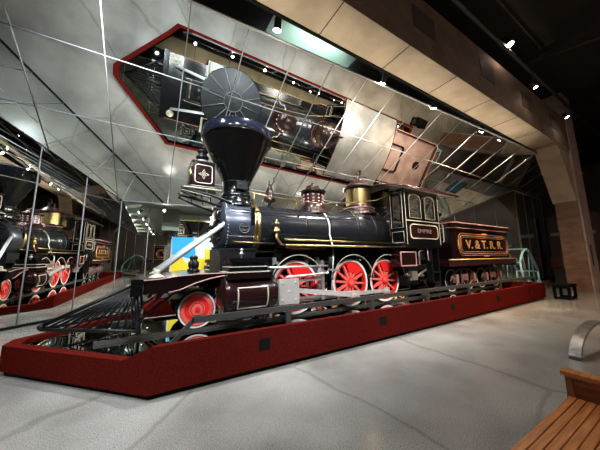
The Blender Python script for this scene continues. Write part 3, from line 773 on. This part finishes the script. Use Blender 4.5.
# arched corner pieces of the windows and pale outlines
for s in (-1, 1):
    b = MB(); y = s * (Y + .006)
    for u0, u1, za, zb_ in win:
        r = (u1 - u0) / 2; cx = (u0 + u1) / 2
        loop = [(u0, za), (u1, za)] + [(cx + r * math.cos(t), zb_ - r * .6 + r * .6 * math.sin(t)) for t in [PI * i / 12 for i in range(13)]]
        b.tube([(p[0], y, p[1]) for p in loop], .008, 5, closed=True)
    b.tube([(x0 + .05, y, 1.63), (x0 + .05, y, 3.24), ], .010, 5); b.tube([(x0 + .05, y, 2.33), (x1 - .05, y, 2.33)], .014, 5); b.tube([(x1 - .05, y, 1.63), (x1 - .05, y, 3.24)], .008, 5)
    for u0, u1 in (((-1.27, -.86),) if s < 0 else ((.86, 1.27),)):
        b.tube([(x0 - .006, u, z) for u, z in ((u0, 2.12), (u1, 2.12), (u1, 3.2), (u0, 3.2))], .009, 5, closed=True)
        b.tube([(x0 - .006, u, z) for u, z in ((u0, 1.68), (u1, 1.68), (u1, 2.0), (u0, 2.0))], .009, 5, closed=True)
    b.build('lining', 'cream', cabo)
for s in (-1, 1):
    b = MB(); y0_, y1_ = sorted((s * (Y - .045), s * (Y - .005)))
    for u0, u1, za, zb_ in win:
        r = (u1 - u0) / 2; cx = (u0 + u1) / 2
        for sg in (-1, 1):
            pts = [(cx + sg * r, zb_)] + [(cx + sg * r * math.cos(t), zb_ - r * .6 + r * .6 * math.sin(t)) for t in [PI / 2 * i / 8 for i in range(9)]]
            pts.append((cx, zb_)); b.prism(pts, y0_, y1_)
    b.build('window_frame', 'wood', cabo)
# roof: curved sheet
b = MB(); n = 16
top = [(-1.52 + 3.04 * i / n, 3.31 + .30 * (1 - ((-1.52 + 3.04 * i / n) / 1.52) ** 2)) for i in range(n + 1)]
b.prism(top + [(p[0], p[1] - .05) for p in top[::-1]], 3.20, 6.05, 'YZ')
b.mi = 1
for xx in (3.195, 6.055): b.tube([(xx, p[0], p[1] - .02) for p in top], .03, 6)
for s in (-1, 1): b.tube([(3.2, s * 1.53, 3.29), (6.05, s * 1.53, 3.29)], .035, 6)
b.build('roof', ('roof', 'maroon2'), cabo, label='gently arched grey roof with dark red edges')
for s in (-1, 1):
    b = MB(); b.mi = 0; b.prism(rrect(3.60, 4.98, 1.80, 2.22, .13), s * (Y + .001), s * (Y + .018))
    b.mi = 1; b.tube([(u, s * (Y + .02), z) for u, z in rrect(3.60, 4.98, 1.80, 2.22, .13)], .014, 6, closed=True)
    npl = b.build('name_plate', ('maroon', 'cream'), cabo)
    text_part('EMPIRE', .17, (4.29, s * (Y + .022), 2.02), (PI / 2, 0, 0 if s < 0 else PI), 'dimletter', 'name_lettering', npl, sx=1.35)
for s in (-1, 1):
    b = MB(); b.tube([(5.22, s * 1.36, 1.72), (5.24, s * 1.38, 1.75), (5.24, s * 1.38, 2.25), (5.22, s * 1.36, 2.28)], .016, 6)
    b.build('grab_rail', 'steel', cabo)
# toolbox, steps and injector plumbing beneath the cab
for s in (-1, 1):
    b = MB(); f0, f1 = sorted((s * .95, s * 1.28)); b.box(3.14, 3.88, f0, f1, .97, 1.42); b.mi = 1
    b.tube([(u, s * 1.285, z) for u, z in rrect(3.17, 3.85, 1.0, 1.39, .02, 2)], .018, 6, closed=True); b.build('tool_box', ('maroon', 'pink'), loco)
    b = MB(); b.tube([(4.1, s * 1.22, 1.0), (4.1, s * 1.22, 1.38), (4.18, s * 1.22, 1.44), (4.32, s * 1.22, 1.44)], .018, 6)
    b.tube([(4.55, s * 1.22, 1.5), (4.55, s * 1.22, 1.15), (4.65, s * 1.22, 1.12), (4.75, s * 1.22, 1.5)], .018, 6)
    b.build('injector_pipe', 'steel', loco)
    b = MB(); b.box(4.95, 5.0, s * 1.1, s * 1.3, .45, 1.5); b.box(4.6, 5.0, s * 1.1, s * 1.32, .75, .78); b.box(4.6, 5.0, s * 1.1, s * 1.32, .45, .48); b.box(4.60, 4.64, s * 1.1, s * 1.3, .45, 1.5)
    b.build('cab_step', 'iron', loco)
    b = MB(); b.tube([(3.75, s * .9, .72), (4.7, s * .9, .66)], .045, 8); b.tube([(3.9, s * 1.0, .55), (4.9, s * 1.0, .9)], .03, 6); b.box(3.95, 4.2, s * .85, s * 1.05, .55, .82); b.build('injector', 'steel', loco)

# ================================================================== TENDER
ten = thing('tender', 'dark maroon tender lettered V. & T. R.R. in gold, coupled behind the cab', 'tender', (8.2, 0, 0))
to = Vector((-8.2, 0, 0))
b = MB(); b.prism(rrect(6.02, 10.40, -1.27, 1.27, .18), 1.16, 2.16, 'XY'); tank = b.build('tank', 'tankside', ten, to)
b = MB(); b.prism(rrect(5.95, 10.47, -1.33, 1.33, .22), 2.161, 2.25, 'XY'); b.mi = 1
b.prism(rrect(6.0, 10.42, -1.28, 1.28, .2), 2.251, 2.262, 'XY'); b.mi = 0
b.ring(rrect(6.0, 10.42, -1.28, 1.28, .2), rrect(5.93, 10.49, -1.36, 1.36, .25), 2.25, 2.42, 'XY')
b.ring(rrect(6.3, 8.1, -.62, .62, .12), rrect(6.22, 8.18, -.70, .70, .16), 2.262, 2.34, 'XY')
b.mi = 0; b.lathe([(.22, 2.262), (.22, 2.33), (.18, 2.36), (.0, 2.37)], (9.5, 0, 0), 'Z', 24)
b.mi = 2; b.tube([(p[0], p[1], 2.43) for p in rrect(5.93, 10.49, -1.36, 1.36, .25)], .018, 6, closed=True)
b.tube([(p[0], p[1], 2.25) for p in rrect(5.93, 10.49, -1.345, 1.345, .25)], .012, 5, closed=True)
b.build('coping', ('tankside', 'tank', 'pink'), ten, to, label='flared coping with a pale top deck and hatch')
for s in (-1, 1):
    b = MB()
    def loop(d, r): return rrect(6.30 + d, 10.16 - d, 1.28 + d * .8, 2.06 - d * .8, r)
    y = s * 1.285
    b.mi = 0; b.tube([(u, y, z) for u, z in loop(0, .22)], .015, 6, closed=True)
    b.mi = 1; b.tube([(u, y, z) for u, z in loop(.09, .18)], .012, 6, closed=True)
    b.mi = 0; b.tube([(u, y, z) for u, z in loop(.17, .15)], .009, 6, closed=True)
    b.mi = 1
    for cx, cz in ((8.23, 2.08), (8.23, 1.26), (6.28, 1.67), (10.18, 1.67)):
        for k in range(-2, 3):
            hor = cz in (2.08, 1.26)
            b.sphere((cx + (k * .09 if hor else 0), y, cz + (0 if hor else k * .07)), .045 - .006 * abs(k), (1, .4, 1), 8)
    b.mi = 1
    b.build('side_border', ('goldred', 'gold'), ten, to)
    t = text_part('V. & T. R. R.', .44, to + Vector((8.23, s * 1.282, 1.665)), (PI / 2, 0, 0 if s < 0 else PI), 'gold', 'lettering', ten, ext=.006, sx=1.30)
b = MB(); b.box(5.55, 10.75, -1.30, 1.30, .92, 1.15).bevel(.01); b.mi = 1
for s in (-1, 1): b.tube([(5.55, s * 1.31, 1.14), (10.75, s * 1.31, 1.14)], .022, 6)
b.mi = 0; b.box(10.75, 10.95, -1.3, 1.3, .85, 1.15); b.box(5.2, 5.56, -.3, .3, .8, .95)
b.build('underframe', ('maroon2', 'gold'), ten, to)
for xc in (7.05, 9.25):
    b = MB()
    for s in (-1, 1):
        y = s * .98
        b.tube([(xc - .95, y, .40), (xc - .75, y, .62), (xc - .35, y, .78), (xc + .35, y, .78), (xc + .75, y, .62), (xc + .95, y, .40)], .024, 8)
        b.tube([(xc - .75, y, .50), (xc - .3, y, .22), (xc + .3, y, .22), (xc + .75, y, .50)], .022, 8)
        for dx in (-.2, .2): b.tube([(xc + dx, y, .22), (xc + dx, y, .80)], .028, 6)
        for dx in (-.6, .6): b.box(xc + dx - .08, xc + dx + .08, y - .07, y + .07, .32, .62)
    b.mi = 1; b.box(xc - .2, xc + .2, -.95, .95, .60, .90)
    for dx in (-.6, .6): b.cyl((xc + dx, -.9, .40), (xc + dx, .9, .40), .05, n=12)
    b.mi = 0
    for s in (-1, 1):
        for k in range(5): b.box(xc - .18, xc + .18, s * .98 - .04, s * .98 + .04, .40 + k * .045, .425 + k * .045)
    tr = b.build('truck', ('truckpink', 'iron'), ten, to)
    for dx in (-.6, .6):
        for s in (-1, 1): pilot_wheel(xc + dx, s, .40, s * .70, tr, ('iron', 'white', 'iron', 'iron'))

# ================================================================== EXHIBITS / FURNITURE
# colourful display panel behind the engine
def mx(x): return -2.9 + 1.21 * (x + 2.9)
def mz(z): return 1.22 + 1.21 * (z - 1.22)
mu = thing('scenic_panel', 'bright blue and yellow landscape display panel behind the pilot deck', 'panel', (-1.6, 5.4, RF))
mo = Vector((1.6, -5.4, -RF))
b = MB(); b.box(mx(-2.34), mx(-.86), 5.40, 5.46, mz(.40), mz(2.05)); pnl = b.build('board', 'mural_pale', mu, mo)
b = MB()
for u in (-2.355, -.845): b.box(mx(u) - .02, mx(u) + .02, 5.38, 5.47, RF + .001, mz(2.07))
b.box(mx(-2.355) - .02, mx(-.845) + .02, 5.38, 5.47, mz(.38) - .02, mz(.40)); b.build('frame', 'white', mu, mo)
def patch(name, m, poly, e):
    b = MB(); b.prism([(mx(x), mz(z)) for x, z in poly], 5.40 - e, 5.401); b.build(name, m, pnl)
patch('blue_sky', 'mural_blue', [(-2.34, 1.45), (-1.62, 1.30), (-1.58, 1.50), (-1.66, 2.05), (-2.34, 2.05)], .004)
patch('yellow_hill', 'mural_yel', [(-2.34, .62), (-1.1, .62), (-1.02, .95), (-1.25, 1.30), (-1.7, 1.36), (-1.85, 1.15), (-2.05, 1.42), (-2.34, 1.48)], .006)
patch('yellow_block', 'mural_yel', [(-1.28, 1.1), (-.93, 1.0), (-.93, 1.62), (-1.28, 1.66)], .008)
patch('teal_water', 'mural_sky', [(-2.34, .40), (-1.4, .40), (-1.5, .62), (-2.34, .66)], .005)
patch('blue_spot', 'mural_blue', circ(.11, 20, (-1.15, .82)), .010)

# pale blue handcar frame past the tender
hc = thing('handcar', 'pale blue curved tubular handcar frame standing past the end of the tender', 'handcar', (11.9, -.9, ZF + .001))
ho = Vector((-11.9, .9, -ZF))
b = MB()
for y in (-1.35, -.55):
    b.tube(arc3(lambda t: (11.0 + 1.9 * t, y, .95 + .75 * math.sin(PI * t) * (1 - .3 * t) - .4 * t * t), 14), .045, 8)
    b.tube([(11.0, y, .95), (11.2, y, -.1), (12.9, y, -.1), (12.9, y, .5)], .04, 8)
    b.tube([(11.3, y, 1.3), (11.7, y, -.1), (12.1, y, 1.5), (12.5, y, -.1)], .03, 6)
for x, z in ((11.0, .95), (11.2, -.1), (12.9, -.1), (12.0, 1.55), (12.9, .5)): b.tube([(x, -1.35, z), (x, -.55, z)], .035, 8)
b.build('frame', 'blue', hc, ho)
for x in (11.45, 12.55):
    for y in (-1.45, -.45):
        b = MB(); b.ring(circ(.26, 28, (x, ZF + .30)), circ(.30, 28, (x, ZF + .30)), y - .03, y + .03)
        for k in range(6): t = k * PI / 3; b.tube([(x, y, ZF + .3), (x + .27 * math.cos(t), y, ZF + .3 + .27 * math.sin(t))], .014, 5)
        b.cyl((x, y - .05, ZF + .3), (x, y + .05, ZF + .3), .05, n=12)
        b.build('wheel', 'blue', hc, ho)
# black stool-like frame at the end of the platform
bs = thing('bench_frame', 'small black open-sided bench standing at the end of the red platform', 'bench', (10.95, -2.5, ZF))
so = Vector((-10.95, 2.5, -ZF))
b = MB(); b.box(10.6, 11.5, -2.85, -2.35, .02, .12).bevel(.02); b.build('seat', 'seamdark', bs, so)
for x in (10.65, 11.38):
    b = MB(); b.ring(rrect(-2.76, -2.44, ZF + .09, -.02, .02, 2), rrect(-2.84, -2.36, ZF, .021, .02, 2), x, x + .08, 'YZ'); b.build('leg', 'seamdark', bs, so)
# case beyond the enclosure, between mirror and column
cs = thing('display_case', 'dark display case with a pale wooden band beyond the platform, beside the column', 'display case', (18.5, -1.6, ZF))
co = Vector((-18.5, 1.6, -ZF))
b = MB(); b.box(18, 19, -2.6, -.6, ZF, .55); b.box(18.1, 19, -2.6, -.6, 1.1, 3.6); b.build('cabinet', 'dark', cs, co)
b = MB(); b.box(17.9, 19.02, -2.7, -.55, .55, 1.1); b.build('shelf_band', 'benchdark', cs, co, label='pale wooden band')
b = MB(); b.box(18.0, 18.09, -2.5, -.7, 2.4, 2.6); b.build('shelf_light', 'lampwhite', cs, co)
# blue panel set on the right mirror wall in place of a reflected banner
mid = CR + (RE - CR) * .86; ang = math.atan2(rr_.y, rr_.x)
bb = thing('reflected_banner', 'dark blue panel standing in for a banner reflected in the angled mirror wall beyond the tender', 'board', (mid.x, mid.y, 2.2), None, ang)
b = MB(); b.box(-.55, .52, -.05, -.012, -.38, .38); b.mi = 1; b.box(-.56, .53, -.055, -.012, -.42, -.38); b.build('board', ('bluepanel', 'seam'), bb)
# slatted wooden bench, lower corner
be = thing('slatted_bench', 'brown wooden slatted bench with a solid boxed end in the near corner', 'bench', (-.3, -5.3, ZF))
eo = Vector((.3, 5.3, -ZF))
k = 0
for i in range(9):
    y = -5.09 - i * .056
    b = MB(); b.box(-1.5, .33, y - .0465, y, -.03, .0).bevel(.004); b.build('slat', 'benchwood', be, eo)
b = MB(); b.box(.34, .40, -5.61, -5.09, -.10, .17); b.box(.34, .40, -5.62, -5.085, ZF, -.09); b.mi = 1; b.box(.315, .43, -5.64, -5.055, .165, .20)
b.mi = 0; b.box(.322, .345, -5.125, -5.08, -.03, .164); b.box(.322, .345, -5.6, -5.13, .11, .164)
b.build('bench_end', ('benchdark', 'benchwood'), be, eo)
b = MB(); b.box(-1.5, .33, -5.58, -5.52, -.12, -.03); b.box(-1.5, .33, -5.14, -5.10, -.12, -.03); b.box(-1.3, -1.2, -5.56, -5.12, ZF, -.03); b.box(.25, .33, -5.56, -5.12, ZF, -.03); b.build('bench_frame', 'benchdark', be, eo)
# grey curved metal seat arch beyond the bench
ar = thing('metal_arch', 'curved brushed grey metal arch rising from the floor beyond the wooden bench', 'sculpture', (4.20, -4.52, ZF))
b = MB()
pts_o = []; R_ = 1.2
for i in range(25):
    t = PI - PI * i / 24; pts_o.append((R_ * math.cos(t), .42 * math.sin(t)))
pts_i = []
for i in range(25):
    t = PI - PI * i / 24; pts_i.append(((R_ - .06) * math.cos(t), (.42 - .05) * math.sin(t)))
b.prism(pts_o + pts_i[::-1], -.07, .07, 'XZ')
arch = b.build('arch', 'brushed', ar)

# ================================================================== LAMPS
def spot(x, y, z, tgt, power, size, col, label, group, blend=.6, cone=70, warm=False, rail=.25, big=1.0, lens=None):
    d = (Vector(tgt) - Vector((x, y, z))).normalized()
    t = thing('track_spotlight', label, 'spotlight', (x, y, z), group)
    b = MB(); r = .055 * big
    b.lathe([(r * .6, -.16 * big), (r, -.12 * big), (r, .02), (r * 1.15, .05)], (0, 0, 0), 'Z', 18)
    can = b.build('lamp_can', 'lampcan', t); can.rotation_euler = Vector((0, 0, 1)).rotation_difference(d).to_euler()
    b = MB(); b.cyl((0, 0, .051), (0, 0, .058), r * 1.05, n=18)
    ln = b.build('lens', lens or ('lenswarm' if warm else 'lens'), t); ln.rotation_euler = can.rotation_euler
    b = MB(); b.tube([(0, 0, 0), (0, 0, rail)], .012, 6); b.build('yoke', 'lampcan', t)
    if power:
        L = bpy.data.lights.new('spot', 'SPOT'); L.energy = power; L.color = col; L.spot_size = math.radians(cone); L.spot_blend = blend; L.shadow_soft_size = size
        o = bpy.data.objects.new('spot_light', L); C.objects.link(o); o.parent = t
        o.location = d * .075; o.rotation_euler = Vector((0, 0, -1)).rotation_difference(d).to_euler()
    return t
g1 = 'track spotlights on the inner side of the beam'
COOL = (.86, .94, 1.0); NEU = (1, .95, .86); WARM = (1, .74, .50)
inner = [(-3.9, COOL, 'over the pilot'), (-.9, COOL, 'over the bell'), (2.32, NEU, 'over the steam dome'), (4.67, NEU, 'over the cab'), (7.8, WARM, 'over the front of the tender'), (9.22, WARM, 'over the rear of the tender'), (11.3, WARM, 'just past the tender'), (12.55, WARM, 'nearest the column haunch')]
for i, (x, c, w) in enumerate(inner):
    spot(x, -1.78, 6.05, (x + .3, .4 if i % 2 else 2.6, 0), 560 if x < 7 else 900, .05, c, f'small bright spotlight on the inner side of the beam, {w}', g1, cone=115, rail=.25, big=1.35)
g2 = 'track spotlights hung outside the beam'
outer = [(6.75, 8.1, 'largest warm lamp'), (8.62, 7.27, 'small white lamp in the middle'), (12.15, 7.16, 'pink-white lamp near the column')]
for (x, z, w) in outer:
    spot(x, -3.24, z, (x + 1.5, -7.2, ZF), 420, .06, WARM, f'spotlight outside the concrete beam, {w}', g2, cone=75, warm=True, rail=max(.05, 7.85 - z) if z < 7.85 else .01, big=2.0 if z > 8 else 1.1)
g3 = 'added hall track spotlights aimed at the locomotive'  # lamps added behind the viewpoint to light the engine's near side
for i, x in enumerate((-6.5, -3.5, -.5, 2.5, 5.5, 8.5)):
    spot(x, -7.0, 7.2, (x * .75 + 1.6, -.5, 1.0), 1050, .06, COOL if x < 0 else NEU if x < 4 else WARM, f'added hall spotlight aimed at the locomotive, number {i+1} along the ceiling track', g3, cone=52, rail=.22, lens='lenswarm')
g4 = 'added hall track spotlights over the open floor'  # second row of lamps, added to brighten the open floor
for i, x in enumerate((-9, -5, -1, 3, 7, 11, 15)):
    spot(x, -10.0, 7.2, (x, -8.0, ZF), 150, .06, NEU if x < 0 else WARM, f'added hall spotlight over the open floor, number {i+1} along the far track', g4, cone=76, rail=.22, lens='lenswarm')

g5 = 'small added spotlights under the soffit behind the locomotive'  # lamps added in place of mirror bounce on the engine's far side
for i, x in enumerate((-2.6, -.6, 1.4, 3.6, 5.8, 8.0)):
    spot(x, 4.25, 3.10, (x + .2, .3, 1.0), 300, .05, NEU, f'small added spotlight under the soffit behind the locomotive, number {i+1} from the scenic panel', g5, cone=115, rail=.16, big=.6)
g6 = 'pinpoint ceiling lamps scattered over the hall'
rs = random.Random(4)
spots_ = [(x + rs.uniform(-.8, .8), rs.uniform(-14.5, -11.2), rs.uniform(7.6, 8.4)) for x in range(-12, 28, 3)]
for i, (x, y, z) in enumerate(spots_):
    spot(x, y, z, (x, y + .4, ZF), 0, .05, WARM, f'small pinpoint lamp under the dark hall ceiling, number {i+1} from the far west end', g6, rail=9.2 - z, big=1.2, lens='lenswarm')
# small uplights added behind the near rim to brighten the beam's underside
for i in range(9):
    x = -2.2 + i * 1.45
    t = thing('added_deck_uplight', f'small added uplight in the deck behind the rim, number {i+1} from the pointed nose', 'uplight', (x, -1.93 if i > 0 else -1.85, DZ + .001), 'added uplights along the near rim')
    b = MB(); b.lathe([(.05, .0005), (.05, .02), (.04, .024), (.038, .012)], (0, 0, 0), 'Z', 18, cap=False); b.build('bezel', 'lampcan', t)
    b = MB(); b.cyl((0, 0, .004), (0, 0, .014), .036, n=16); b.build('lens', 'lens2', t)
    L = bpy.data.lights.new('uplight', 'SPOT'); L.energy = 330; L.color = (1, .84, .64); L.spot_size = math.radians(38); L.spot_blend = .8; L.shadow_soft_size = .03
    o = bpy.data.objects.new('uplight_beam', L); C.objects.link(o); o.parent = t; o.location = (0, 0, .04); o.rotation_euler = (PI - math.radians(4), 0, 0)
# lamp added above the mirror to brighten the plaster panel
spot(1.2, -1.25, 7.2, (1.2, .6, 8.0), 160, .05, (.85, 1, .95), 'small added spotlight above the leaning mirror washing the pale plaster soffit', 'added spotlights above the leaning mirror', cone=120, rail=.8)

# ================================================================== WORLD, CAMERA
w = bpy.data.worlds.new('World'); sc.world = w; w.use_nodes = True
w.node_tree.nodes['Background'].inputs[0].default_value = (.9, .85, .8, 1); w.node_tree.nodes['Background'].inputs[1].default_value = .02
cam = bpy.data.cameras.new('Camera'); co_ = bpy.data.objects.new('Camera', cam); C.objects.link(co_)
fw = Vector((0.5059118, 0.8513659, 0.1386696)); upv = Vector((-0.0567661, -0.1275512, 0.9902062)); rt = fw.cross(upv)
mtx = Matrix((rt, upv, -fw)).transposed().to_4x4(); mtx.translation = Vector((-2.89865, -5.93993, 1.220128))
co_.matrix_world = mtx
cam.sensor_fit = 'HORIZONTAL'; cam.sensor_width = 36; cam.lens = 248.939 / 600 * 36; cam.clip_start = .05; cam.clip_end = 200
sc.camera = co_
sc.view_settings.view_transform = 'Standard'; sc.view_settings.look = 'None'; sc.view_settings.gamma = 1; sc.view_settings.exposure = 1.15
sc.cycles.caustics_reflective = False; sc.cycles.caustics_refractive = False
sc.cycles.max_bounces = 12; sc.cycles.glossy_bounces = 8; sc.cycles.diffuse_bounces = 4
sc.cycles.sample_clamp_indirect = 6
